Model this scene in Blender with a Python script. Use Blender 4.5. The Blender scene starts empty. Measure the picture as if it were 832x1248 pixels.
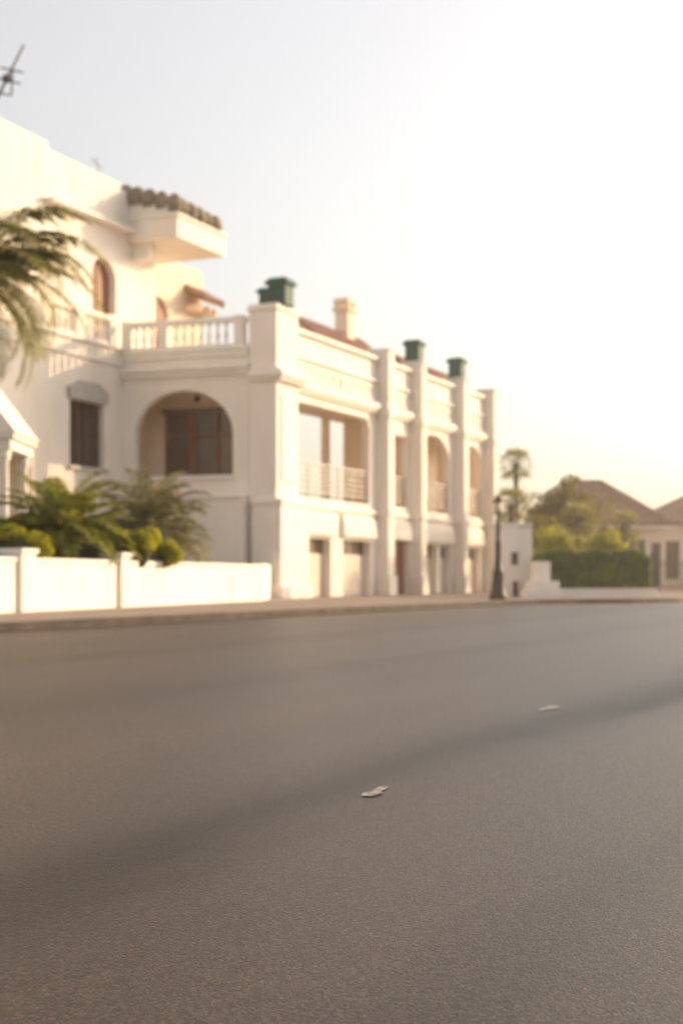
import bpy, bmesh, math, random
from mathutils import Vector, Matrix
random.seed(7)
R=random.random
def U(a,b): return a+(b-a)*random.random()
scn=bpy.context.scene
col=scn.collection
scn.view_settings.view_transform='Standard'
scn.view_settings.look='None'
scn.view_settings.exposure=0

# ------------------------------------------------------------------ materials
def nt(name):
    m=bpy.data.materials.new(name); m.use_nodes=True
    n=m.node_tree.nodes; l=m.node_tree.links
    return m,n,l,n['Principled BSDF']
def mat_noise(name,c1,c2,scale=3,rough=.8,bump=.0,bscale=40,stretch=(1,1,1),detail=4,spec=.3,c3=None):
    m,n,l,b=nt(name)
    tc=n.new('ShaderNodeTexCoord'); mp=n.new('ShaderNodeMapping'); mp.inputs['Scale'].default_value=stretch
    l.new(tc.outputs['Object'],mp.inputs['Vector'])
    nz=n.new('ShaderNodeTexNoise'); nz.inputs['Scale'].default_value=scale; nz.inputs['Detail'].default_value=detail
    l.new(mp.outputs[0],nz.inputs['Vector'])
    cr=n.new('ShaderNodeValToRGB'); cr.color_ramp.elements[0].position=.32; cr.color_ramp.elements[1].position=.68
    cr.color_ramp.elements[0].color=(*c1,1); cr.color_ramp.elements[1].color=(*c2,1)
    if c3:
        e=cr.color_ramp.elements.new(.5); e.color=(*c3,1)
    l.new(nz.outputs['Fac'],cr.inputs[0]); l.new(cr.outputs[0],b.inputs['Base Color'])
    b.inputs['Roughness'].default_value=rough
    b.inputs['Specular IOR Level'].default_value=spec
    if bump>0:
        n2=n.new('ShaderNodeTexNoise'); n2.inputs['Scale'].default_value=bscale; n2.inputs['Detail'].default_value=2
        l.new(tc.outputs['Object'],n2.inputs['Vector'])
        bp=n.new('ShaderNodeBump'); bp.inputs['Strength'].default_value=bump; bp.inputs['Distance'].default_value=.02
        l.new(n2.outputs['Fac'],bp.inputs['Height']); l.new(bp.outputs[0],b.inputs['Normal'])
    return m
def mat_leaf(name,c1,c2,trans=.35,scale=1.5,rough=.55):
    m,n,l,b=nt(name)
    geo=n.new('ShaderNodeNewGeometry')
    nz=n.new('ShaderNodeTexNoise'); nz.inputs['Scale'].default_value=scale
    l.new(geo.outputs['Position'],nz.inputs['Vector'])
    ad=n.new('ShaderNodeMath'); ad.operation='ADD'
    ml=n.new('ShaderNodeMath'); ml.operation='MULTIPLY'; ml.inputs[1].default_value=.35
    l.new(geo.outputs['Random Per Island'],ml.inputs[0])
    l.new(ml.outputs[0],ad.inputs[0]); l.new(nz.outputs['Fac'],ad.inputs[1])
    cr=n.new('ShaderNodeValToRGB'); cr.color_ramp.elements[0].position=.4; cr.color_ramp.elements[1].position=.95
    cr.color_ramp.elements[0].color=(*c1,1); cr.color_ramp.elements[1].color=(*c2,1)
    l.new(ad.outputs[0],cr.inputs[0]); l.new(cr.outputs[0],b.inputs['Base Color'])
    b.inputs['Roughness'].default_value=rough
    tr=n.new('ShaderNodeBsdfTranslucent'); l.new(cr.outputs[0],tr.inputs['Color'])
    mx=n.new('ShaderNodeMixShader'); mx.inputs[0].default_value=trans
    out=n['Material Output']
    l.new(b.outputs[0],mx.inputs[1]); l.new(tr.outputs[0],mx.inputs[2]); l.new(mx.outputs[0],out.inputs[0])
    return m
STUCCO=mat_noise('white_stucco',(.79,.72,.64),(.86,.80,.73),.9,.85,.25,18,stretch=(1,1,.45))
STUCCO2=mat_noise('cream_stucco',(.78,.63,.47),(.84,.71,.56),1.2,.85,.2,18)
TRIM=mat_noise('trim_paint',(.80,.74,.66),(.86,.81,.74),2,.7,.1,30)
GARAGE=mat_noise('garage_paint',(.62,.52,.44),(.70,.60,.52),2,.6)
WOOD=mat_noise('brown_wood',(.15,.06,.026),(.27,.11,.048),3,.55,stretch=(4,4,.5))
DARKW=mat_noise('shutter_brown',(.055,.033,.024),(.10,.06,.042),4,.6)
TILE=mat_noise('terracotta_tile',(.24,.12,.075),(.38,.21,.14),3,.8,.3,12)
TILEG=mat_noise('weathered_tile',(.13,.11,.07),(.34,.27,.18),4,.85,.3,12)
GREEN=mat_noise('green_copper',(.006,.055,.036),(.014,.088,.060),4,.65)
IRON=mat_noise('dark_iron',(.03,.026,.024),(.06,.05,.045),6,.5)
RAILM=mat_noise('grey_rail',(.42,.39,.36),(.52,.49,.46),4,.5)
CONC=mat_noise('pavement_concrete',(.25,.19,.15),(.34,.27,.22),1.3,.85,.2,25)
KERB=mat_noise('shadowed_kerb_stone',(.04,.03,.025),(.09,.07,.058),2.2,.85,.3,20)  # dark stone, with the shadow line under the kerb put into its colour
YEL=mat_noise('yellow_paint',(.62,.36,.10),(.72,.46,.16),5,.7)
PAINTW=mat_noise('worn_white_paint',(.16,.14,.12),(.52,.48,.43),45,.7)
SOIL=mat_noise('soil',(.05,.035,.022),(.12,.09,.05),2,.95,.4,10)
GRASS=mat_noise('dry_grass',(.07,.08,.03),(.14,.13,.06),.7,.95,.4,12)
BARK=mat_noise('bark',(.07,.05,.035),(.17,.12,.085),6,.9,.6,25,stretch=(1,1,3))
BROOF=mat_noise('brown_shingle',(.17,.095,.062),(.29,.165,.11),3,.85,.4,14)
CYCAD=mat_leaf('cycad_leaf',(.085,.12,.008),(.40,.37,.03),.5)
PALMM=mat_leaf('palm_leaf',(.14,.16,.03),(.44,.37,.09),.55)
AGAVE=mat_leaf('grey_palm_leaf',(.10,.11,.045),(.31,.27,.11),.45)
SHRUB=mat_leaf('shrub_leaf',(.17,.19,.005),(.54,.50,.012),.55)
TREEL=mat_leaf('tree_leaf',(.075,.07,.012),(.34,.26,.045),.55)
HEDGE=mat_leaf('hedge_leaf',(.085,.135,.008),(.29,.33,.025),.45)
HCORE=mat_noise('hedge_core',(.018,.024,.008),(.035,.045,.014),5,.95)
FLOWER=mat_leaf('red_flower',(.30,.05,.03),(.45,.12,.06),.3)
m,n,l,b=nt('window_glass'); b.inputs['Roughness'].default_value=.12
tc=n.new('ShaderNodeTexCoord'); nz=n.new('ShaderNodeTexNoise'); nz.inputs['Scale'].default_value=1.2
cr=n.new('ShaderNodeValToRGB'); cr.color_ramp.elements[0].color=(.035,.022,.015,1); cr.color_ramp.elements[1].color=(.14,.095,.065,1)
l.new(tc.outputs['Object'],nz.inputs['Vector']); l.new(nz.outputs['Fac'],cr.inputs[0]); l.new(cr.outputs[0],b.inputs['Base Color'])
GLASS=m
m,n,l,b=nt('lamp_glass'); b.inputs['Base Color'].default_value=(.6,.5,.36,1); b.inputs['Roughness'].default_value=.3
LGLASS=m

# asphalt: aggregate stones, long wear streaks along the traffic direction, darker tyre track
def asphalt():
    m,n,l,b=nt('asphalt')
    tc=n.new('ShaderNodeTexCoord')
    mp=n.new('ShaderNodeMapping'); mp.vector_type='POINT'
    mp.inputs['Rotation'].default_value=(0,0,math.radians(-65.55))   # x' along the street, y' across
    l.new(tc.outputs['Object'],mp.inputs['Vector'])
    def noise(sc,det=4,vec=None,rough=.5):
        z=n.new('ShaderNodeTexNoise'); z.inputs['Scale'].default_value=sc; z.inputs['Detail'].default_value=det
        z.inputs['Roughness'].default_value=rough
        l.new(vec if vec else tc.outputs['Object'],z.inputs['Vector']); return z
    mp2=n.new('ShaderNodeMapping'); mp2.inputs['Scale'].default_value=(.06,.75,1); l.new(mp.outputs[0],mp2.inputs['Vector'])
    streak=noise(1.0,4,mp2.outputs[0])
    mp3=n.new('ShaderNodeMapping'); mp3.inputs['Scale'].default_value=(.25,1.0,1); l.new(mp.outputs[0],mp3.inputs['Vector'])
    patch=noise(.8,4,mp3.outputs[0])
    fine2=noise(60,2,None,.7)
    vor=n.new('ShaderNodeTexVoronoi'); vor.inputs['Scale'].default_value=165; l.new(tc.outputs['Object'],vor.inputs['Vector'])
    vsep=n.new('ShaderNodeSeparateColor'); l.new(vor.outputs['Color'],vsep.inputs[0])
    def math_(op,a,b_,clamp=False):
        k=n.new('ShaderNodeMath'); k.operation=op; k.use_clamp=clamp
        for i,v in enumerate((a,b_)):
            if v is None: continue
            if isinstance(v,(int,float)): k.inputs[i].default_value=v
            else: l.new(v,k.inputs[i])
        return k.outputs[0]
    sep=n.new('ShaderNodeSeparateXYZ'); l.new(mp.outputs[0],sep.inputs[0])
    def track(center,width,amp):
        w=math_('MULTIPLY',math_('SUBTRACT',patch.outputs['Fac'],.5),1.4)
        d=math_('ADD',math_('SUBTRACT',sep.outputs['Y'],center),w)
        d=math_('DIVIDE',d,width); d=math_('MULTIPLY',d,d)
        g=math_('DIVIDE',1.0,math_('ADD',1.0,d))
        g=math_('MULTIPLY',g,g)
        return math_('MULTIPLY',g,amp)
    t=math_('ADD',track(2.15,.5,.85),track(.9,.35,.3))
    t=math_('ADD',t,track(5.4,.7,.3)); t=math_('ADD',t,track(8.4,.8,.3))
    t=math_('MULTIPLY',t,math_('ADD',math_('MULTIPLY',patch.outputs['Fac'],1.6),.1),True)
    base=math_('ADD',math_('MULTIPLY',streak.outputs['Fac'],1.5),math_('MULTIPLY',patch.outputs['Fac'],.7))
    base=math_('SUBTRACT',base,.1)
    base=math_('MULTIPLY',base,math_('SUBTRACT',1.0,t))
    st=math_('ADD',math_('MULTIPLY',math_('POWER',vsep.outputs[0],3.0),3.2),.35)
    gap=math_('SUBTRACT',1.0,math_('MULTIPLY',vor.outputs['Distance'],.55),True)
    sp=math_('MULTIPLY',st,gap)
    sp=math_('MULTIPLY',sp,math_('ADD',math_('MULTIPLY',fine2.outputs['Fac'],1.6),.2))
    base=math_('MULTIPLY',base,sp,)
    mx=n.new('ShaderNodeMix'); mx.data_type='RGBA'
    mx.inputs[6].default_value=(.0,.0,.0,1); mx.inputs[7].default_value=(.056,.036,.025,1)
    mx.clamp_factor=False
    l.new(base,mx.inputs[0]); l.new(mx.outputs[2],b.inputs['Base Color'])
    b.inputs['Roughness'].default_value=.40
    l.new(math_('MULTIPLY',math_('SUBTRACT',1.0,math_('MULTIPLY',t,.75)),.5),b.inputs['Specular IOR Level'])
    b.inputs['Specular Tint'].default_value=(1,.82,.68,1)
    hs=math_('ADD',math_('MULTIPLY',math_('SUBTRACT',1.0,vor.outputs['Distance']),.55),math_('MULTIPLY',fine2.outputs['Fac'],.45))
    hs=math_('ADD',hs,math_('MULTIPLY',vsep.outputs[1],.35))
    bp=n.new('ShaderNodeBump'); bp.inputs['Strength'].default_value=.5; bp.inputs['Distance'].default_value=.005
    l.new(hs,bp.inputs['Height']); l.new(bp.outputs[0],b.inputs['Normal'])
    return m
ASPH=asphalt()

# ------------------------------------------------------------------ mesh builder
class Fr:
    """plan frame: a along wall, b inward (away from the viewer side), z up"""
    def __init__(s,o,d):
        s.o=Vector((o[0],o[1])); s.d=Vector((d[0],d[1])).normalized(); s.i=Vector((-s.d.y,s.d.x))
    def p(s,a,b,z):
        q=s.o+s.d*a+s.i*b
        return Vector((q.x,q.y,z))
WF=Fr((0,0),(1,0))
class MB:
    def __init__(s): s.v=[];s.f=[];s.sm=[]
    def face(s,pts,sm=False):
        k=len(s.v); s.v+= [tuple(p) for p in pts]; s.f.append(tuple(range(k,k+len(pts)))); s.sm.append(sm)
    def box(s,fr,a0,a1,b0,b1,z0,z1,tap=0):
        k=len(s.v)
        for z,t in((z0,0),(z1,tap)):
            for a,b in((a0+t,b0+t),(a1-t,b0+t),(a1-t,b1-t),(a0+t,b1-t)): s.v.append(tuple(fr.p(a,b,z)))
        for q in((3,2,1,0),(4,5,6,7),(0,1,5,4),(1,2,6,5),(2,3,7,6),(3,0,4,7)):
            s.f.append(tuple(k+i for i in q)); s.sm.append(False)
        return s
    def lathe(s,c,prof,seg=10,ax=None):
        k=len(s.v)
        for r,z in prof:
            for i in range(seg):
                t=2*math.pi*i/seg
                s.v.append((c[0]+r*math.cos(t),c[1]+r*math.sin(t),c[2]+z))
        for j in range(len(prof)-1):
            for i in range(seg):
                a=k+j*seg+i; b=k+j*seg+(i+1)%seg
                s.f.append((a,b,b+seg,a+seg)); s.sm.append(True)
        s.f.append(tuple(k+i for i in reversed(range(seg)))); s.sm.append(False)
        s.f.append(tuple(k+(len(prof)-1)*seg+i for i in range(seg))); s.sm.append(False)
    def tube(s,pts,rad,seg=8):
        k=len(s.v); n=len(pts); pts=[Vector(p) for p in pts]
        for j,p in enumerate(pts):
            t=(pts[min(j+1,n-1)]-pts[max(j-1,0)]).normalized()
            x=t.cross(Vector((.3,.9,.1)));
            if x.length<.05: x=t.cross(Vector((1,0,0)))
            x.normalize(); y=t.cross(x)
            for i in range(seg):
                a=2*math.pi*i/seg
                s.v.append(tuple(p+(x*math.cos(a)+y*math.sin(a))*rad[j]))
        for j in range(n-1):
            for i in range(seg):
                a=k+j*seg+i; b=k+j*seg+(i+1)%seg
                s.f.append((a,b,b+seg,a+seg)); s.sm.append(True)
        s.f.append(tuple(k+i for i in range(seg))); s.sm.append(False)
        s.f.append(tuple(k+(n-1)*seg+i for i in range(seg))); s.sm.append(False)
    def obj(s,name,mat,parent=None,bevel=0):
        me=bpy.data.meshes.new(name); me.from_pydata(s.v,[],s.f)
        me.polygons.foreach_set('use_smooth',s.sm); me.materials.append(mat); me.update()
        if len(s.f)<4000:
            bm=bmesh.new(); bm.from_mesh(me); bmesh.ops.recalc_face_normals(bm,faces=bm.faces); bm.to_mesh(me); bm.free()
        o=bpy.data.objects.new(name,me); col.objects.link(o)
        if parent: o.parent=parent; o.matrix_parent_inverse=parent.matrix_world.inverted()
        if bevel:
            bv=o.modifiers.new('b','BEVEL'); bv.width=bevel; bv.segments=2; bv.limit_method='ANGLE'
        return o
def empty(name,loc=(0,0,0)):
    e=bpy.data.objects.new(name,None); e.location=loc; col.objects.link(e); e.empty_display_size=.5
    e.matrix_world=Matrix.Translation(loc)
    return e
def archpts(a0,a1,z0,zs,rise,n=16):
    c=(a0+a1)/2; w=(a1-a0)/2
    pts=[(a0,z0),(a1,z0)]
    for i in range(n+1):
        t=math.pi*i/n
        pts.append((c+w*math.cos(t),zs+rise*math.sin(t)))
    return pts
def roundrect(a0,a1,z0,z1,r,n=6):
    pts=[(a0,z0),(a1,z0)]
    for i in range(n+1):
        t=math.pi/2*i/n; pts.append((a1-r+r*math.cos(t),z1-r+r*math.sin(t)))
    for i in range(n+1):
        t=math.pi/2+math.pi/2*i/n; pts.append((a0+r+r*math.cos(t),z1-r+r*math.sin(t)))
    return pts
def wall(name,fr,outline,holes,b0,t,mat,parent):
    cu=bpy.data.curves.new(name,'CURVE'); cu.dimensions='2D'; cu.fill_mode='BOTH'; cu.extrude=t/2; cu.resolution_u=1
    for pts in [outline]+holes:
        sp=cu.splines.new('POLY'); sp.points.add(len(pts)-1)
        for i,p in enumerate(pts): sp.points[i].co=(p[0],p[1],0,1)
        sp.use_cyclic_u=True
    tmp=bpy.data.objects.new('tmp',cu); col.objects.link(tmp)
    bpy.context.view_layer.update()
    me=bpy.data.meshes.new_from_object(tmp.evaluated_get(bpy.context.evaluated_depsgraph_get()))
    bpy.data.objects.remove(tmp); bpy.data.curves.remove(cu)
    d=fr.d; nrm=-fr.i
    o3=fr.p(0,b0+t/2,0)
    M=Matrix(((d.x,0,nrm.x,o3.x),(d.y,0,nrm.y,o3.y),(0,1,0,0),(0,0,0,1)))
    me.transform(M)
    for p in me.polygons: p.use_smooth=False
    me.materials.clear(); me.materials.append(mat); me.name=name
    o=bpy.data.objects.new(name,me); col.objects.link(o)
    if parent: o.parent=parent; o.matrix_parent_inverse=parent.matrix_world.inverted()
    return o
def rect(a0,a1,z0,z1): return [(a0,z0),(a1,z0),(a1,z1),(a0,z1)]
BAL=[(.075,0),(.075,.05),(.04,.08),(.055,.16),(.08,.28),(.07,.38),(.04,.52),(.035,.60),(.065,.66),(.075,.68),(.075,.74)]
def balustrade(name,fr,a0,a1,b,z,mat,parent,sp=.27,posts=()):
    m=MB()
    m.box(fr,a0,a1,b-.13,b+.13,z,z+.14); m.box(fr,a0,a1,b-.15,b+.15,z+.88,z+1.05)
    n=int((a1-a0)/sp)
    for i in range(n):
        a=a0+(i+.5)*(a1-a0)/n
        if any(abs(a-p)<.25 for p in posts): continue
        m.lathe(fr.p(a,b,z+.14),BAL,10)
    for p in posts: m.box(fr,p-.17,p+.17,b-.17,b+.17,z-.003,z+1.09)
    return m.obj(name,mat,parent)
def barrel_roof(mb,fr,a0,a1,bA,zA,bB,zB,sp=.28,r=.11):
    """tiles running from (bA,zA) low to (bB,zB) high"""
    n=max(1,int((a1-a0)/sp))
    for i in range(n):
        a=a0+(i+.5)*(a1-a0)/n
        k=len(mb.v); sg=6
        steps=4
        for j in range(steps+1):
            f=j/steps
            for q in range(sg+1):
                t=math.pi*q/sg
                mb.v.append(tuple(fr.p(a+r*1.15*math.cos(t),bA+(bB-bA)*f,zA+(zB-zA)*f+.03+r*math.sin(t))))
        for j in range(steps):
            for q in range(sg):
                x=k+j*(sg+1)+q
                mb.f.append((x,x+1,x+sg+2,x+sg+1)); mb.sm.append(True)
        mb.f.append(tuple(k+q for q in range(sg+1))); mb.sm.append(False)
    mb.face([fr.p(a0,bA,zA+.02),fr.p(a1,bA,zA+.02),fr.p(a1,bB,zB+.02),fr.p(a0,bB,zB+.02)])
    mb.face([fr.p(a0,bA,zA-.1),fr.p(a1,bA,zA-.1),fr.p(a1,bB,zB-.1),fr.p(a0,bB,zB-.1)])
    mb.face([fr.p(a0,bA,zA-.1),fr.p(a1,bA,zA-.1),fr.p(a1,bA,zA+.02),fr.p(a0,bA,zA+.02)])
    mb.face([fr.p(a0,bA,zA-.1),fr.p(a0,bB,zB-.1),fr.p(a0,bB,zB+.02),fr.p(a0,bA,zA+.02)])
    mb.face([fr.p(a1,bA,zA-.1),fr.p(a1,bB,zB-.1),fr.p(a1,bB,zB+.02),fr.p(a1,bA,zA+.02)])

# ------------------------------------------------------------------ ground, road, pavement
g=MB(); g.face([(-1500,-1500,-.03),(1500,-1500,-.03),(1500,1500,-.03),(-1500,1500,-.03)]); g.obj('ground',GRASS)
r=MB(); r.face([(-120,-80,0),(160,-80,0),(160,260,0),(-120,260,0)]); r.obj('road',ASPH)
K=[(-33,-40),(3.0,39.1),(3.9,41.0),(4.9,42.9),(6.1,44.5),(7.6,45.5),(9.4,46.2),(11.2,47.6),(13,50.4),(20,66),(58,150)]
def offs(P,d):
    out=[]
    for i,p in enumerate(P):
        a=Vector(P[max(i-1,0)]); b=Vector(P[min(i+1,len(P)-1)])
        t=(b-a).normalized(); nrm=Vector((-t.y,t.x)); out.append(tuple(Vector(p)+nrm*d))
    return out
KI=offs(K,.16)
kb=MB()
for i in range(len(K)-1):
    a,b,c,d=K[i],K[i+1],KI[i+1],KI[i]
    kb.face([(*a,0),(*b,0),(*b,.135),(*a,.135)]); kb.face([(*a,.135),(*b,.135),(*c,.135),(*d,.135)])
kb.obj('kerb',KERB)
pv=MB(); pv.face([(*p,.13) for p in KI]+[(58,240,.13),(-110,240,.13),(-110,-40,.13)]); pv.obj('pavement',CONC)
gt=MB(); ga=offs(K,-.005); gb_=offs(K,-.30)  # dark strip on the road, painted as the shadow along the kerb
for i in range(len(K)-1):
    if i in(4,5,6,7): continue
    gt.face([(*ga[i],.004),(*gb_[i],.004),(*gb_[i+1],.004),(*ga[i+1],.004)])
gt.obj('gutter_shadow',KERB)
yl=MB(); yo=offs(K,-.04); yo2=offs(K,-.32)
for i in range(4,8): yl.face([(*yo[i],.004),(*yo2[i],.004),(*yo2[i+1],.004),(*yo[i+1],.004)])
yl.obj('road_marking',YEL)
def mark(cx,cy,w,h,ang):
    mm=MB()
    for s in range(4):
        pts=[]; ox=U(-.7,.7)*w; oy=U(-.7,.7)*h
        for i in range(14):
            t=2*math.pi*i/14; rr=U(.3,.75)
            x=ox+w*rr*math.cos(t); y=oy+h*rr*math.sin(t)
            pts.append((cx+x*math.cos(ang)-y*math.sin(ang),cy+x*math.sin(ang)+y*math.cos(ang),.004+.0006*s))
        mm.face(pts)
    mm.obj('road_marking',PAINTW)
mark(.12,5.32,.045,.11,-.25); mark(1.29,8.75,.06,.15,-.3); mark(-3.0,16.5,.05,.1,0)

# ------------------------------------------------------------------ villa
O=(-2.2,48.0)
UD=(.4139,.9103)
F=Fr(O,UD)
V=empty('mediterranean_villa',(O[0],O[1],.13))
GB=.13
BVD=2.0
def notch_outline(a0,a1,z0,z1,notches):
    pts=[(a0,z0)]
    for n0,n1,zt in sorted(notches): pts+=[(n0,z0),(n0,zt),(n1,zt),(n1,z0)]
    return pts+[(a1,z0),(a1,z1),(a0,z1)]
no=[(2.1,4.9,2.25),(6.0,8.6,2.25),(11.0,12.7,2.35),(13.9,16.0,2.25),(16.4,17.7,2.25),(19.4,21.7,2.25)]
holes=[roundrect(1.95,8.5,3.7,7.05,.45),archpts(13.8,17.6,3.7,5.9,1.2),archpts(19.3,22.2,3.7,6.0,1.05),rect(10.2,12.6,3.75,6.7)]
wall('street_facade',F,notch_outline(.3,22.9,0,9.42,no),holes,.25,.35,STUCCO,V)
m=MB()
m.box(F,.3,22.9,.10,.247,7.35,7.6); m.box(F,.3,22.9,.0,.098,7.48,7.72); m.box(F,.3,22.9,.12,.248,8.55,8.65)
m.box(F,.3,22.9,.08,.75,9.423,9.58); m.box(F,.3,22.9,.13,.246,3.3,3.48)
m.obj('cornices',TRIM,V,.015)
m=MB()
for a0,a1 in((2.0,5.3),(5.7,9.1),(10.1,12.7),(13.8,18.0),(19.1,22.2)):
    m.box(F,a0,a1,.20,.249,7.85,7.93); m.box(F,a0,a1,.20,.249,8.32,8.40)
    m.box(F,a0,a0+.08,.2,.249,7.932,8.318); m.box(F,a1-.08,a1,.2,.249,7.932,8.318)
    k=int((a1-a0)/.42)
    for i in range(k):
        c=a0+.15+(i+.5)*(a1-a0-.3)/k; m.box(F,c-.07,c+.07,.215,.2488,7.96,8.29)
m.obj('parapet_panels',TRIM,V)
m=MB()
for u,w in((9.6,.66),(13.2,.6),(18.5,.62),(22.75,.6)):
    m.box(F,u-w/2,u+w/2,-.25,.6,0,9.8); m.box(F,u-w/2-.06,u+w/2+.06,-.31,.66,9.803,9.93)
    m.box(F,u-w/2-.08,u+w/2+.08,-.33,.2,7.2,7.5,); m.box(F,u-w/2-.08,u+w/2+.08,-.33,.2,0,.9)
    m.box(F,u-w/2-.06,u+w/2+.06,-.31,.2,3.25,3.5)
m.obj('pilasters',STUCCO,V,.02)
m=MB()
m.box(F,0,1.7,0,1.05,0,9.9); m.obj('corner_pier',STUCCO,V,.03)
m=MB()
m.box(F,-.07,1.77,-.07,1.12,9.9,10.0); m.box(F,-.02,1.72,-.02,1.07,10.0,10.12)
m.box(F,-.12,1.9,-.22,1.0,7.5,7.62); m.box(F,-.2,2.0,-.32,1.0,7.622,7.85); m.box(F,-.1,1.85,-.16,1.0,7.852,7.95)
m.box(F,-.25,1.95,-.3,.8,0,3.3); m.box(F,-.3,2.0,-.35,.8,3.3,3.5); m.box(F,-.35,2.05,-.4,.9,.0,.55)
m.box(F,.35,1.35,-.05,0.02,4.1,7.1)
m.obj('pier_mouldings',TRIM,V,.03)
m=MB()
def lantern(fr,a,b,z,s):
    m.box(fr,a-s*.42,a+s*.42,b-s*.42,b+s*.42,z,z+.08)
    m.box(fr,a-s*.38,a+s*.38,b-s*.38,b+s*.38,z+.08,z+s*.85)
    m.box(fr,a-s*.5,a+s*.5,b-s*.5,b+s*.5,z+s*.85,z+s*.95)
    m.box(fr,a-s*.5,a+s*.5,b-s*.5,b+s*.5,z+s*.95,z+s*1.12,.16*s)
lantern(F,.75,.2,10.12,.85); lantern(F,1.2,.9,10.12,.68)
for u in(13.2,18.5): lantern(F,u,.2,9.93,.82)
m.obj('green_lantern_caps',GREEN,V,.01)
m=MB(); dk=MB(); 
for a0,a1,zt in no:
    if abs(a0-11.0)<.01 : continue
    m.box(F,a0-.05,a1+.05,.55,.6,GB,1.72)
    for i in range(4):
        m.box(F,a0,a1,.53,.549,GB+.05+i*.39,GB+.38+i*.39)
    dk.box(F,a0-.05,a1+.05,.57,.6,1.72,2.3)
    k=int((a1-a0)/.9)
    for i in range(1,k): m.box(F,a0+i*(a1-a0)/k-.02,a0+i*(a1-a0)/k+.02,.555,.568,1.72,2.25)
m.obj('garage_doors',GARAGE,V); dk.obj('garage_door_lites',GLASS,V)
m=MB(); m.box(F,10.95,12.75,.5,.56,GB,2.4)
for i in range(2): m.box(F,11.05+i*.85,11.75+i*.85,.48,.499,.3,1.1); m.box(F,11.05+i*.85,11.75+i*.85,.48,.499,1.25,2.2)
m.obj('entrance_door',WOOD,V)
m=MB()
for a0,a1,zt in no:
    c=[]
    for j in range(7):
        t=j/6*math.pi/2
        c.append((.25-.2*math.cos(math.pi/2-t) ,3.25-(3.25-2.38)*(1-math.cos(t))))
    for j in range(6):
        p,q=c[j],c[j+1]
        m.face([F.p(a0-.2,p[0],p[1]),F.p(a1+.2,p[0],p[1]),F.p(a1+.2,q[0],q[1]),F.p(a0-.2,q[0],q[1])],True)
    m.face([F.p(a0-.2,c[-1][0],c[-1][1]),F.p(a1+.2,c[-1][0],c[-1][1]),F.p(a1+.2,.25,c[-1][1]),F.p(a0-.2,.25,c[-1][1])])
    for s_ in(a0-.2,a1+.2): m.face([F.p(s_,x,z) for x,z in c]+[F.p(s_,.25,c[-1][1])])
m.obj('garage_hoods',STUCCO,V)
m=MB()
for a0,a1 in((1.95,8.5),(13.8,17.6),(19.3,22.2),(10.2,12.6)):
    for z in(3.95,4.15,4.35,4.55,4.75): m.box(F,a0,a1,.38,.42,z,z+.06)
    m.box(F,a0,a1,.35,.45,4.93,5.0)
    k=int((a1-a0)/1.1)
    for i in range(k+1):
        a=a0+.03+i*(a1-a0-.06)/k; m.box(F,a-.03,a+.03,.37,.43,3.7,4.93)
m.obj('loggia_rails',RAILM,V)
m=MB()
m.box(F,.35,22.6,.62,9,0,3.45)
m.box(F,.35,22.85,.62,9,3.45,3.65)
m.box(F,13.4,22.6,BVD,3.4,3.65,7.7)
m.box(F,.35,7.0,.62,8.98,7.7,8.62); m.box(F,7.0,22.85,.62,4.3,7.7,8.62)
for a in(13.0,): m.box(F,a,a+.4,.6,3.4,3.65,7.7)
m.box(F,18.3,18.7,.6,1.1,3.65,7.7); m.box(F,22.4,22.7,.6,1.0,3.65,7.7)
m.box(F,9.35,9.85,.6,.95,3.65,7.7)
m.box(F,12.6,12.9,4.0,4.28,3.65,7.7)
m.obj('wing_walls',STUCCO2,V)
m=MB(); fm=MB()
for a0,a1 in((14.4,15.6),):
    m.box(F,a0,a1,BVD-.04,BVD-.02,3.66,6.0)
    y0,y1=BVD-.1,BVD-.002
    fm.box(F,a0-.1,a0,y0,y1,3.66,6.1);fm.box(F,a1,a1+.1,y0,y1,3.66,6.1);fm.box(F,a0-.1,a1+.1,y0,y1,6.1,6.2);fm.box(F,(a0+a1)/2-.05,(a0+a1)/2+.05,y0,BVD-.042,3.66,6.0)
m.obj('loggia_door_glass',GLASS,V); fm.obj('loggia_door_frames',WOOD,V)

A=F.p(0,1.05,0); B=F.p(-.55,5.75,0)
E=Fr((B.x,B.y),(A.x-B.x,A.y-B.y)); LE=(A-B).length
wall('veranda_wall',E,rect(0,LE,0,8.6),[archpts(.45,4.15,4.35,5.75,1.55,24)],0,.35,STUCCO,V)
m=MB()
m.box(E,-.12,LE,-.14,-.002,7.78,7.95); m.box(E,-.2,LE,-.24,-.002,7.952,8.12); m.box(E,-.06,LE,-.07,-.002,8.4,8.598)
m.box(E,-.1,LE,-.1,.45,8.602,8.70)
m.box(E,.4,4.2,-.1,.4,4.2,4.347)
m.obj('veranda_mouldings',TRIM,V,.02)
m=MB(); m.box(E,2.1,LE,-.6,-.003,0,3.5); m.box(E,2.05,LE,-.66,-.003,3.5,3.62); m.obj('veranda_plinth',STUCCO,V,.03)
balustrade('terrace_balustrade',E,0,LE-.1,.12,8.70,TRIM,V,.3,(.15,1.55,LE-.35))
m=MB()
m.box(E,-.3,LE-.1,.35,2.2,3.9,4.05)
m.box(E,-.45,-.05,.352,4,4.05,7.75)
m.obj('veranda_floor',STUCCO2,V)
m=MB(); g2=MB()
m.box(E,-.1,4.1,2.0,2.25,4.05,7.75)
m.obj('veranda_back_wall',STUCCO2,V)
fm=MB()
w0,w1=.75,3.6
g2.box(E,w0,w1,1.95,1.985,4.4,6.75)
for a in(w0,w0+.95,w0+1.1,w1-.85,w1-.1): fm.box(E,a,a+.1,1.86,1.949,4.4,6.75)
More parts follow.
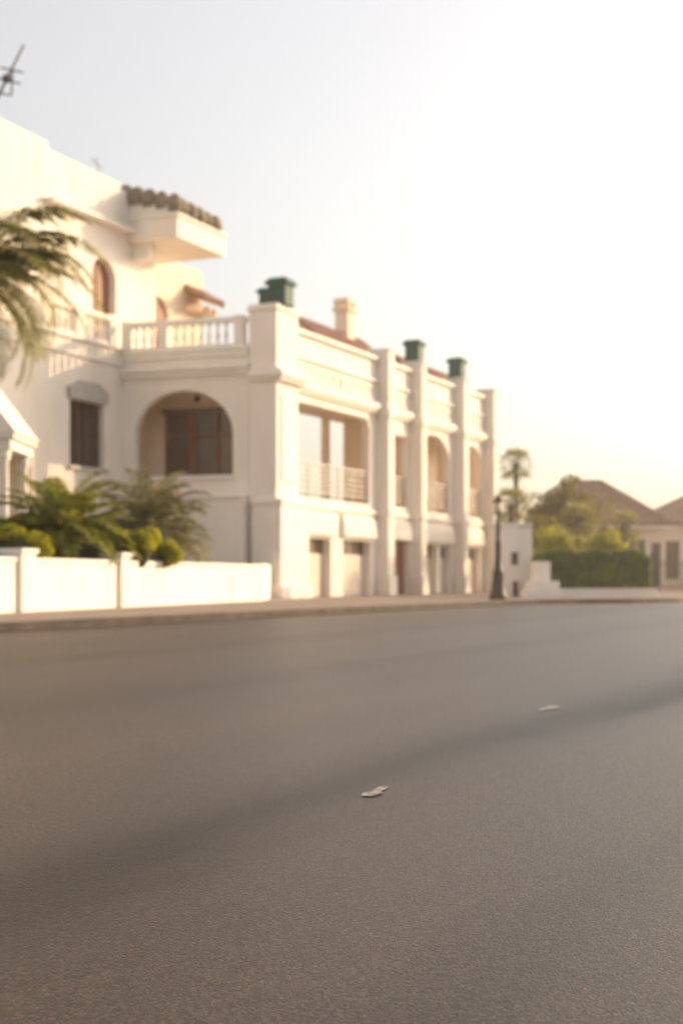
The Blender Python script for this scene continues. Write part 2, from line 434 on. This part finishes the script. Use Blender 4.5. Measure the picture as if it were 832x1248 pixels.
fm.box(E,w0-.12,w1+.12,1.85,1.998,6.752,6.9); fm.box(E,w0,w1,1.87,1.947,5.9,6.0); fm.box(E,w0-.1,w1+.1,1.8,1.998,4.25,4.4)
g2.obj('veranda_window_glass',GLASS,V); fm.obj('veranda_window_frame',WOOD,V)
m=MB(); c=E.p(2.4,1.0,0); m.tube([(c.x,c.y,7.7),(c.x,c.y,7.25)],[.012,.012]); m.lathe((c.x,c.y,7.0),[(.03,0),(.12,.05),(.14,.15),(.08,.24),(.02,.27)]); m.obj('pendant_lantern',IRON,V)

Cc=Vector((B.x,B.y))-Vector(UD)*16
H=Fr((Cc.x,Cc.y),UD)   # a=16 at B
wall('main_wall_lower',H,rect(0,16,0,8.75),[rect(12.85,14.85,4.55,6.75)],0,.35,STUCCO,V)
m=MB(); m.box(H,0,15.99,.36,1.8,8.3,8.74); m.box(H,0,16.1,-.1,.4,8.752,8.85); m.box(H,0,16.05,-.08,-.002,8.2,8.32)
m.obj('terrace_edge',TRIM,V,.015)
balustrade('side_balustrade',H,11.4,15.6,.15,8.85,TRIM,V,.3,(11.5,13.4,15.4))
m=MB(); m.box(H,0,11.3,0,.3,8.85,9.95); m.obj('solid_parapet',STUCCO,V,.02)
m=MB()
m.box(H,12.85,14.85,.22,.26,4.55,6.75); 
for i in range(4): m.box(H,12.87+i*.495,12.87+i*.495+.06,.15,.219,4.55,6.75)
for j in range(17): m.box(H,12.93,14.8,.185,.215,4.62+j*.125,4.68+j*.125)
m.obj('window_shutters',DARKW,V)
m=MB(); m.box(H,12.7,15.0,-.12,-.002,4.42,4.547)
m.face([H.p(12.7,-.10,6.78),H.p(15.0,-.10,6.78),H.p(15.0,-.10,7.15),H.p(14.4,-.10,7.42),H.p(13.3,-.10,7.42),H.p(12.7,-.10,7.15)])
m.face([H.p(12.7,-.10,6.78),H.p(15.0,-.10,6.78),H.p(15.0,0,6.78),H.p(12.7,0,6.78)])
m.face([H.p(12.7,-.10,7.15),H.p(13.3,-.10,7.42),H.p(13.3,0,7.42),H.p(12.7,0,7.15)]);m.face([H.p(14.4,-.10,7.42),H.p(15,-.10,7.15),H.p(15,0,7.15),H.p(14.4,0,7.42)])
m.face([H.p(13.3,-.10,7.42),H.p(14.4,-.10,7.42),H.p(14.4,0,7.42),H.p(13.3,0,7.42)])
m.obj('window_pediment',RAILM,V)
v7=7.0
holesU=[archpts(-.6,.9,8.9,11.6,.7)]
out=[(-13,8.5),(3.6,8.5),(3.6,15.0),(1.2,15.05),(1.2,15.25),(-3.2,15.3),(-3.2,15.55),(-6.4,15.6),(-6.4,16.3),(-13,16.3)]
wall('upper_wall',F,out,holesU,v7,.4,STUCCO,V)
m=MB(); m.box(F,-13,3.6,v7+.4,14,8.5,14.9); m.box(F,3.602,8.9,8.3,14,8.5,13.6); m.box(F,-13.2,8.98,9,16,0,8.5)
m.box(F,-13,-3.0,v7+.41,13.9,14.9,15.5)
m.box(F,-13,-.0,5.75+.9,9,8.4,8.6)
m.obj('upper_rooms',STUCCO,V)
m=MB(); m.box(F,-.65,.95,v7+.3,v7+.36,8.9,12.35); m.box(F,.1,.2,v7+.27,v7+.3,8.9,12.3); m.obj('terrace_door',WOOD,V)
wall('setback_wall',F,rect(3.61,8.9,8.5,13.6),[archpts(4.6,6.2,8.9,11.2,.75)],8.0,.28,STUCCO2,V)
m=MB(); m.box(F,4.5,6.3,8.1,8.14,8.9,12.1); m.obj('setback_door',WOOD,V)
m=MB()
m.box(F,1.7,5.3,4.9,7.95,13.2,13.95); m.box(F,1.62,5.38,4.82,7.95,13.952,14.07)
m.box(F,2.0,2.45,6.3,6.998,12.6,13.198)
def wedge(a0,b0,z0,a1,b1,z1,ta,tb,base=14.07):
    pts=[(a0,b0),(a1,b1),(a1+ta,b1+tb),(a0+ta,b0+tb)]; zz=[z0,z1,z1,z0]
    lo=[F.p(a,b,base) for a,b in pts]; hi=[F.p(a,b,z) for (a,b),z in zip(pts,zz)]
    m.face(lo[::-1]); m.face(hi)
    for i in range(4): j=(i+1)%4; m.face([lo[i],lo[j],hi[j],hi[i]])
wedge(1.8,7.3,14.9,1.8,5.0,14.25,.3,0); wedge(2.1,5.0,14.23,5.2,5.0,14.12,0,.3)
m.obj('roof_balcony_slab',STUCCO,V,.02)
m=MB(); m.box(F,-3.4,1.6,6.6,6.998,13.5,13.62); m.obj('string_course',TRIM,V)
m=MB()
for i in range(5):
    f=i/4; q=F.p(1.95,5.15+2.1*f,14.22+.55*f); s=U(.85,1.15); m.lathe((q.x,q.y,q.z-.05),[(.26*s,0),(.34*s,.18),(.31*s,.42),(.19*s,.62),(.03,.7)],10)
for i in range(5):
    f=(i+.6)/5; q=F.p(1.95+3.1*f,5.14,14.2-.1*f); s=U(.85,1.15); m.lathe((q.x,q.y,q.z),[(.26*s,0),(.33*s,.16),(.3*s,.38),(.18*s,.54),(.03,.6)],10)
m.obj('barrel_tiles',TILEG,V)
m=MB(); barrel_roof(m,F,7.4,9.0,7.0,12.1,7.98,12.7,.3,.13)
for i in range(7):
    q=F.p(7.3+.25*i,7.05,12.1); m.lathe((q.x,q.y,q.z),[(.13,0),(.15,.1),(.1,.2),(.03,.25)],8)
m.obj('tiled_hood',TILE,V)
m=MB()
for a in(7.5,8.2,8.8): m.box(F,a,a+.14,7.3,7.998,11.7,11.98)
m.obj('hood_brackets',STUCCO2,V)
m=MB(); s_=MB()
def gable(fr,a0,a1,b0,b1,ze,zr):
    bm_=(b0+b1)/2
    barrel_roof(m,fr,a0,a1,b0-.2,ze,bm_,zr); barrel_roof(m,fr,a0,a1,b1+.2,ze,bm_,zr)
    s_.box(fr,a0+.15,a1-.15,b0,b1,8.62,ze)
    for a in(a0+.15,a1-.15): s_.face([fr.p(a,b0,ze),fr.p(a,b1,ze),fr.p(a,bm_,zr-.12)])
gable(F,7.6,14.2,1.9,4.1,9.95,11.1)
gable(F,14.3,22.3,1.1,2.2,9.8,10.45)
m.obj('terracotta_roofs',TILE,V); s_.obj('roof_lanterns_walls',STUCCO2,V)
m=MB(); m.box(F,11.9,12.6,2.7,3.3,9.9,12.1); m.box(F,11.8,12.7,2.6,3.4,12.102,12.25); m.box(F,11.85,12.65,2.65,3.35,12.45,12.65);
for a,b in((11.9,2.65),(12.45,2.65),(11.9,3.2),(12.45,3.2)): m.box(F,a,a+.15,b,b+.15,12.25,12.45)
m.obj('chimney',STUCCO2,V,.01)
an=empty('rooftop_antenna',(-11.55,46,15.5))
m=MB(); p0=Vector((-11.75,46.4,15.4)); p1=Vector((p0.x+1.4,p0.y,18.2))
m.tube([p0,p1],[.06,.035])
for f,wd in((.45,.3),(.6,.45),(.72,.38)):
    q=p0.lerp(p1,f); m.tube([q+Vector((-wd,0,wd*.15)),q+Vector((wd,0,-wd*.3))],[.03,.03])
q=p0.lerp(p1,.6); m.lathe((q.x,q.y,q.z-.12),[(.05,0),(.16,.08),(.16,.2),(.05,.28)],8)
m.tube([p0.lerp(p1,.55)+Vector((.22,0,-.4)),p0.lerp(p1,.6)+Vector((.2,0,.25))],[.03,.03])
m.obj('mast',IRON,an)
m=MB(); p=F.p(.2,7.2,15.2); m.tube([p,p+Vector((-.15,0,.75))],[.03,.02]); m.tube([p+Vector((-.35,0,.7)),p+Vector((.1,0,.35))],[.02,.02]);
a2=empty('rooftop_antenna',tuple(p)); m.obj('mast',RAILM,a2)

Pp=empty('entrance_portico',(-10.4,40,.13))
m=MB()
X0,X1,Y0,Y1=-12.2,-9.3,40,43
xm=(X0+X1)/2
m.box(WF,X0-.0,X1,Y0,Y1,4.45,4.75); m.box(WF,X0-.12,X1+.12,Y0-.12,Y1,4.752,4.9)
a=[(X0-.2,Y0-.15,4.9),(X1+.2,Y0-.15,4.9),(xm,Y0-.15,7.1)]; b_=[(x,Y1,z) for x,y,z in a]
m.face(a); m.face(b_); m.face([a[0],a[2],b_[2],b_[0]]); m.face([a[1],a[2],b_[2],b_[1]]); m.face([a[0],a[1],b_[1],b_[0]])
m.obj('pediment',STUCCO,Pp)
m=MB()
for x in(X0+.25,X1-.25):
    for y in(Y0+.25,Y1-.3):
        m.box(WF,x-.24,x+.24,y-.24,y+.24,0,1.2); m.lathe((x,y,1.2),[(.2,0),(.2,.1),(.16,.2),(.14,2.9),(.2,3.0),(.22,3.25)],14)
m.obj('columns',TRIM,Pp)
m=MB(); m.box(WF,X0,X1,Y1-.1,Y1,0.9,4.45); m.obj('back_wall',STUCCO,Pp)
m=MB(); m.box(WF,X0+.3,X1-1.6,Y1-.16,Y1-.102,1.0,3.6); m.obj('door',WOOD,Pp)

# ------------------------------------------------------------------ garden wall
GW=empty('garden_wall',(-6.6,27.6,.13))
g0=Vector((-6.6,27.6)); gd=Vector((.2727,1)).normalized()
G=Fr(tuple(g0),tuple(gd))
m=MB(); m.box(G,-14,16.0,0,.25,0,1.12); m.box(G,-14,16.05,-.03,.28,1.12,1.22)
ge=G.p(16.0,0,0)
R2=Fr((ge.x,ge.y),((-2.35)-ge.x,47.7-ge.y)); L2=math.hypot(-2.35-ge.x,47.7-ge.y)
m.box(R2,.0,L2,.003,.25,0,1.26)
m.obj('wall',STUCCO,GW,.015)
m=MB()
for a in(-9,-4,.95,5.75):
    m.box(G,a-.3,a+.3,-.1,.4,0,1.3); m.box(G,a-.35,a+.35,-.15,.45,1.3,1.4)
m.obj('piers',STUCCO,GW,.015)
m=MB(); gi=G.p(-14,.25,.95); gj=G.p(16,.25,.95)
m.face([gi,gj,(-3.6,47.9,.95),(-7.9,49.0,.95),(-21,20,.95)]); m.obj('garden_bed',SOIL)

# ------------------------------------------------------------------ vegetation
def frond(mb,base,az,el,L,droop,leafL,nleaf=26,w=.03,vee=.5,twist=0,stemmb=None):
    pts=[];p=Vector(base); e=el; N=12
    d=None
    for i in range(N+1):
        pts.append(p.copy())
        d=Vector((math.cos(az)*math.cos(e),math.sin(az)*math.cos(e),math.sin(e)))
        p=p+d*(L/N); e-=droop/N*(.4+1.2*i/N)
    side=Vector((-math.sin(az),math.cos(az),0))
    (stemmb or mb).tube(pts,[.022*(1-i/(N+2)) for i in range(N+1)],4)
    for k in range(nleaf):
        f=.1+.9*(k+.5)/nleaf; x=f*N; i=min(int(x),N-1); q=pts[i].lerp(pts[i+1],x-i)
        t=(pts[i+1]-pts[i]).normalized(); up=side.cross(t)
        if up.z<0: up=-up
        ll=leafL*(math.sin(math.pi*min(1,f*.85+.12))**.6)*U(.85,1.12)
        for sg in(-1,1):
            dr=(side*sg*math.cos(vee)+up*math.sin(vee)*U(.2,1)+t*U(.35,.7)).normalized()
            mid=q+dr*ll*.5; tip=q+dr*ll+Vector((0,0,-ll*U(.1,.4)))
            ww=t*w
            mb.face([q-ww*.5,q+ww*.5,mid+ww,tip,mid-ww])
def cycad(name,c,n,L,mat,leafL,el0=.1,el1=1.35,droop=1.0,trunk=.5,tr=.22,w=.03,nleaf=26):
    e=empty(name,c); mb=MB(); st=MB()
    st.lathe(c,[(tr,-.1),(tr*1.15,trunk*.4),(tr,trunk*.9),(tr*.5,trunk*1.05)],10)
    for j in range(30):
        t=U(0,6.28); z=U(0,trunk); st.lathe((c[0]+tr*math.cos(t),c[1]+tr*math.sin(t),c[2]+z),[(.06,0),(.04,.08),(.005,.12)],5)
    for i in range(n):
        az=i*2.399+U(-.2,.2); f=i/n
        el=el1+(el0-el1)*f**.8
        frond(mb,(c[0],c[1],c[2]+trunk),az,el,L*U(.85,1.1),droop*U(.7,1.3),leafL,nleaf,w)
    mb.obj('fronds',mat,e); st.obj('trunk',BARK,e); return e
def leafcloud(mb,c,r,n,size,up=.3):
    for _ in range(n):
        while True:
            d=Vector((U(-1,1),U(-1,1),U(-1,1)))
            if .05<d.length<1: break
        rr=d.normalized()*(d.length**.35)
        p=Vector((c[0]+rr.x*r[0],c[1]+rr.y*r[1],c[2]+rr.z*r[2]))
        a=Vector((U(-1,1),U(-1,1),U(-.6,1))).normalized(); b=a.cross(Vector((U(-1,1),U(-1,1),U(-1,1)))).normalized()
        s=size*U(.6,1.3)
        mb.face([p-a*s,p-b*s*.45,p+a*s,p+b*s*.45])
def shrub(name,cl,mat,n,size,core=True):
    e=empty(name,cl[0][0]); mb=MB(); kk=MB()
    for c,r in cl:
        for j in range(9):
            d=Vector((U(-1,1),U(-1,1),U(-.3,1))).normalized()
            cc=(c[0]+d.x*r[0]*.62,c[1]+d.y*r[1]*.62,c[2]+d.z*r[2]*.62)
            f=U(.3,.5); leafcloud(mb,cc,(r[0]*f,r[1]*f,r[2]*f),n//9,size)
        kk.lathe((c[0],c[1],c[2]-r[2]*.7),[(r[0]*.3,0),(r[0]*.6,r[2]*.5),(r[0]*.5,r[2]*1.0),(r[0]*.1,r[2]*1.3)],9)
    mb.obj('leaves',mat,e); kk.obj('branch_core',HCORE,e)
def gx(px,Y): return (px-416)/1733*Y
cycad('sago_palm',(gx(75,33),33.2,.95),52,1.95,CYCAD,.40,-.15,1.4,1.2,.85,.3,.028,34)
cycad('sago_palm',(gx(182,38.5),38.5,.95),38,2.1,AGAVE,.44,-.3,1.5,1.6,1.25,.2,.024,30)
cycad('sago_palm',(gx(206,41),41,.95),22,1.5,AGAVE,.34,-.4,1.2,1.7,.9,.15,.02,24)
shrub('flowering_shrub',[((gx(200,42),42.2,3.1),(.6,.6,.6))],FLOWER,200,.06)
shrub('garden_shrub',[((gx(8,30.5),30.8,1.4),(.95,.6,.6)),((gx(-40,30.5),30.9,1.4),(.8,.6,.5))],SHRUB,3600,.055)
shrub('garden_shrub',[((gx(166,34.2),34.2,1.5),(.65,.5,.62)),((gx(200,35.5),35.6,1.4),(.5,.5,.45)),((gx(140,34),34.2,1.3),(.45,.4,.4))],SHRUB,3200,.055)
shrub('garden_shrub',[((gx(30,36),36.5,1.7),(1.2,.5,.8)),((gx(100,36),37,1.6),(1.2,.5,.7))],HEDGE,2200,.07)
pe=empty('palm_tree',(-8.1,30.2,.95)); mb=MB(); st=MB()
cx,cy,cz=-8.0,30.2,7.35
st.tube([(cx-.5,cy,.9),(cx-.42,cy,3),(cx-.2,cy,5.3),(cx,cy,cz)],[.26,.2,.17,.2],12)
for i in range(30):
    az=i*2.399; el=1.2-1.6*(i/30)
    frond(mb,(cx,cy,cz),az,el,2.6*U(.9,1.1),2.2*U(.8,1.2),.6,40,.018,.15)
for az,el,L in((.15,.7,3.3),(-.2,.45,3.3),(-.35,-.2,3.1),(.1,.05,3.4),(-.6,.4,2.8),(.3,-.5,3.1),(-.1,.95,3.2),(0,.25,3.6),(-.25,-.75,2.9),(.2,.5,2.9),(-.1,-.3,2.8),(.05,-.55,3.0)):
    frond(mb,(cx,cy,cz),az,el,L,1.8,.66,52,.021,.1)
mb.obj('fronds',PALMM,pe); st.obj('trunk',BARK,pe)

he=empty('clipped_hedge',(9,52,.13))
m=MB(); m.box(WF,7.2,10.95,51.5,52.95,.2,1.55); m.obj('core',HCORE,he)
mb=MB()
for _ in range(17000):
    fc=random.random(); x=U(7.0,11.15); y=U(51.3,53.15); z=U(.25,1.75)
    if fc<.55: y=51.35+abs(random.gauss(0,.05))
    elif fc<.8: z=1.7+random.gauss(0,.05)
    elif fc<.9: x=7.05+random.gauss(0,.04)
    else: x=11.1+random.gauss(0,.04)
    ex=min(x-7.0,11.15-x); 
    if ex<.25 and z>1.5: z-=(.25-ex)*.8
    z+=.05*math.sin(x*5)+.04*math.sin(y*7)+.03*math.sin(x*13)
    p=Vector((x,y,z)); a=Vector((U(-1,1),U(-1,1),U(-.5,1))).normalized(); b_=a.cross(Vector((U(-1,1),U(-1,1),U(-1,1)))).normalized(); s=U(.045,.085)
    mb.face([p-a*s,p-b_*s*.5,p+a*s,p+b_*s*.5])
mb.obj('leaves',HEDGE,he)
lw=empty('low_white_wall',(9,50,.13)); m=MB(); m.box(WF,7.35,11.2,50.4,50.65,0,.40); m.box(WF,7.32,11.23,50.37,50.68,.40,.45); m.obj('wall',STUCCO,lw,.01)
ws=empty('stepped_white_wall',(6,52,.13)); m=MB()
m.box(WF,5.55,6.5,51.9,52.3,0,2.72); m.box(WF,6.503,6.95,51.95,52.25,0,2.68); m.box(WF,5.5,6.98,51.87,52.33,2.725,2.82)
m.box(WF,6.85,7.35,50.1,51.8,0,1.4); m.box(WF,6.6,7.6,49.6,51.6,0,.72); m.box(WF,6.4,6.84,49.4,51,0,.4)
m.obj('wall',STUCCO,ws,.02)
m=MB(); m.box(WF,6.25,6.42,51.86,51.898,.15,.7); m.box(WF,6.2,6.42,51.86,51.898,1.3,1.75); m.obj('meter_box',DARKW,ws)

sl=empty('street_lamp',(4.95,45,.13)); m=MB()
m.lathe((4.95,45,.13),[(.29,0),(.29,.12),(.24,.2),(.22,.32),(.17,.8),(.2,.86),(.14,.95),(.11,1.3),(.095,1.75),(.115,1.8),(.085,1.86),(.07,2.45),(.09,2.5),(.05,2.58),(.05,2.66),(.13,2.72),(.13,2.76)],14)
m.lathe((4.95,45,2.89),[(.10,.32),(.16,.34),(.11,.44),(.03,.5),(.02,.6)],12)
for i in range(4):
    t=i*math.pi/2+.4; m.tube([(4.95+.09*math.cos(t),45+.09*math.sin(t),2.86),(4.95+.12*math.cos(t),45+.12*math.sin(t),3.24)],[.014,.014],5)
m.obj('post',IRON,sl)
m=MB(); m.lathe((4.95,45,2.87),[(.07,0),(.1,.1),(.105,.3),(.06,.345)],12); m.obj('lantern_glass',LGLASS,sl)

hs=empty('bungalow',(14,78,.13)); m=MB()
def wfh(name,mat,fn,bev=0):
    q=MB(); fn(q); return q.obj(name,mat,hs,bev)
wfh('walls',STUCCO2,lambda q:q.box(WF,11.0,17.3,76,86,0,3.62))
def hip(q,x0,x1,y0,y1,ze,zr,ov=.45):
    x0-=ov;x1+=ov;y0-=ov;y1+=ov; h=(x1-x0)/2; xm=(x0+x1)/2
    a=[(x0,y0,ze),(x1,y0,ze),(x1,y1,ze),(x0,y1,ze)]; r0=(xm-1.6,y0+h*.85,zr); r1=(xm+.2,y0+h*.85,zr)
    q.face([a[0],a[1],r1,r0]); q.face([a[1],a[2],r1]); q.face([a[2],a[3],r0,r1]); q.face([a[3],a[0],r0])
    lo=[(p[0],p[1],p[2]-.15) for p in a]
    q.face(lo[::-1])
    for i in range(4): q.face([a[i],lo[i],lo[(i+1)%4],a[(i+1)%4]])
wfh('hip_roof',BROOF,lambda q:hip(q,11.0,17.3,76,86,3.78,6.25))
wfh('fascia',TRIM,lambda q:(q.box(WF,10.6,17.7,75.6,75.7,3.45,3.62)))
def wins(q):
    for x in(11.6,13.3,15.2): q.box(WF,x,x+1.0,75.93,75.99,1.1,2.9)
    q.box(WF,16.55,17.0,75.93,75.99,.2,2.7)
wfh('windows',GLASS,wins)
def fr_(q):
    for x in(11.6,13.3,15.2):
        q.box(WF,x-.1,x,75.88,75.998,1.0,3.0); q.box(WF,x+1,x+1.1,75.88,75.998,1.0,3.0); q.box(WF,x,x+1,75.88,75.998,2.9,3.0); q.box(WF,x,x+1,75.85,75.998,1.0,1.1); q.box(WF,x+.47,x+.53,75.9,75.929,1.1,2.9)
wfh('window_frames',TRIM,fr_)
hs=empty('bungalow',(24,88,.13))
wfh('walls',STUCCO2,lambda q:q.box(WF,18.6,28,84,95,0,4.0))
wfh('hip_roof',BROOF,lambda q:hip(q,18.6,28,84,95,4.15,6.2))
def w2(q):
    for x in(19,20.6,22.4,24.5): q.box(WF,x,x+.9,83.93,83.99,.8,3.0)
wfh('windows',GLASS,w2)
fe=empty('iron_fence',(16,70,.13)); m=MB()
for i in range(34): m.box(WF,15.6+i*.16,15.63+i*.16,70,70.03,.13,1.7)
m.box(WF,15.5,21,69.99,70.04,1.5,1.55); m.box(WF,15.5,21,69.99,70.04,.35,.4)
for x in(15.4,18.3,21): m.box(WF,x-.18,x+.18,69.85,70.2,0,2.1)
m.obj('rails',IRON,fe)

def tree(name,x,y,H_,rx,rz,mat,n=9000,size=.09,clumps=34):
    e=empty(name,(x,y,.13)); st=MB(); mb=MB()
    th=H_-rz*1.5
    st.tube([(x,y,.1),(x+.05,y,th*.5),(x-.04,y,th)],[.17,.12,.1],8)
    cz=H_-rz
    for i in range(clumps):
        d=Vector((random.gauss(0,1),random.gauss(0,1),random.gauss(0,.9))).normalized()*U(.35,1)
        c=(x+d.x*rx*.85,y+d.y*rx*.85,cz+d.z*rz*.85)
        if i%3==0: st.tube([(x,y,th),((x+c[0])/2,(y+c[1])/2,(th+c[2])/2+.15),c],[.06,.04,.012],5)
        f=U(.22,.42); leafcloud(mb,c,(rx*f,rx*f,rz*f*.8),n//clumps,size)
    mb.obj('crown',mat,e); st.obj('trunk',BARK,e)
tree('broadleaf_tree',gx(690,66),66,5.6,2.1,1.8,TREEL)
tree('broadleaf_tree',gx(652,60),60,3.5,1.3,1.1,TREEL,5000,.07)
tree('broadleaf_tree',gx(748,68),68,3.8,1.2,1.1,TREEL,4000,.08)
tree('broadleaf_tree',gx(676,56),56,3.0,1.0,.9,SHRUB,4000,.07)
tree('broadleaf_tree',gx(735,57),57,2.8,1.0,.7,SHRUB,4000,.07)
tree('broadleaf_tree',gx(622,70),70,3.9,1.3,1.3,TREEL,4000,.08)
def fanpalm(x,y,h,r):
    e=empty('fan_palm',(x,y,.13)); st=MB(); mb=MB()
    st.tube([(x+.1,y,.1),(x+.05,y,h*.5),(x,y,h)],[.14,.1,.12],8)
    for i in range(34):
        az=i*2.399; el=1.3-2.1*(i/34)
        d=Vector((math.cos(az)*math.cos(el),math.sin(az)*math.cos(el),math.sin(el)))
        b0=Vector((x,y,h)); tip=b0+d*r*.55; st.tube([b0,tip],[.015,.01],4)
        side=d.cross(Vector((0,0,1))).normalized(); 
        for k in range(-6,7):
            a=k*.24; dd=(d*math.cos(a)+side*math.sin(a)).normalized()
            e1=tip+dd*r*.5*U(.8,1.1)+Vector((0,0,-.12*r)); ws_=side*math.cos(a)*.02-d*math.sin(a)*.02
            mb.face([tip-ws_*.4,tip+ws_*.4,tip.lerp(e1,.5)+ws_,e1,tip.lerp(e1,.5)-ws_])
    mb.obj('fronds',PALMM,e); st.obj('trunk',BARK,e)
fanpalm(gx(628,64),64,5.9,1.05); fanpalm(gx(622,61),61,3.9,1.1); fanpalm(gx(704,62),62,3.3,1.2); fanpalm(gx(760,64),64,3.1,1.1)

# ------------------------------------------------------------------ light
AZ=math.radians(60); EL=math.radians(15)
w=bpy.data.worlds.new('World'); scn.world=w; w.use_nodes=True
n=w.node_tree.nodes; l=w.node_tree.links
sky=n.new('ShaderNodeTexSky'); sky.sky_type='NISHITA'; sky.sun_disc=False
sky.sun_elevation=EL; sky.sun_rotation=AZ; sky.air_density=1.0; sky.dust_density=4.0; sky.ozone_density=1.0
hsv=n.new('ShaderNodeHueSaturation'); hsv.inputs['Saturation'].default_value=.72; hsv.inputs['Value'].default_value=1.65
l.new(sky.outputs[0],hsv.inputs['Color'])
hz=n.new('ShaderNodeMix'); hz.data_type='RGBA'; hz.blend_type='ADD'; hz.inputs[0].default_value=1   # bright sea haze
hz.inputs[7].default_value=(2.3,1.75,1.2,1)
l.new(hsv.outputs[0],hz.inputs[6])
bg=n['Background']; bg.inputs['Strength'].default_value=.14
l.new(hz.outputs[2],bg.inputs['Color'])
sd=Vector((math.sin(AZ)*math.cos(EL),math.cos(AZ)*math.cos(EL),math.sin(EL)))
ld=bpy.data.lights.new('sun','SUN'); ld.energy=5.0; ld.angle=math.radians(.5); ld.color=(1,.68,.36)
lo=bpy.data.objects.new('sun',ld); lo.rotation_euler=(-sd).to_track_quat('-Z','Y').to_euler(); lo.location=sd*60; col.objects.link(lo)
# thin sunlit evening haze lying over the street (real scattering volume)
hm=bpy.data.materials.new('evening_haze'); hm.use_nodes=True; nn=hm.node_tree.nodes; nn.clear()
vs=nn.new('ShaderNodeVolumeScatter'); vs.inputs['Color'].default_value=(1,.96,.90,1); vs.inputs['Density'].default_value=.0021; vs.inputs['Anisotropy'].default_value=.74
oo=nn.new('ShaderNodeOutputMaterial'); hm.node_tree.links.new(vs.outputs[0],oo.inputs['Volume'])
m=MB(); m.box(WF,-60,60,12,110,-.5,24); hzo=m.obj('haze',hm)

cam=bpy.data.cameras.new('camera'); co=bpy.data.objects.new('camera',cam); col.objects.link(co)
co.location=(0,0,.8); co.rotation_euler=(math.radians(90),0,0)
cam.lens=50; cam.sensor_width=36; cam.shift_y=81/1248; cam.clip_end=4000; cam.clip_start=.05
cam.dof.use_dof=True; cam.dof.focus_distance=3.5; cam.dof.aperture_fstop=3.4
scn.camera=co
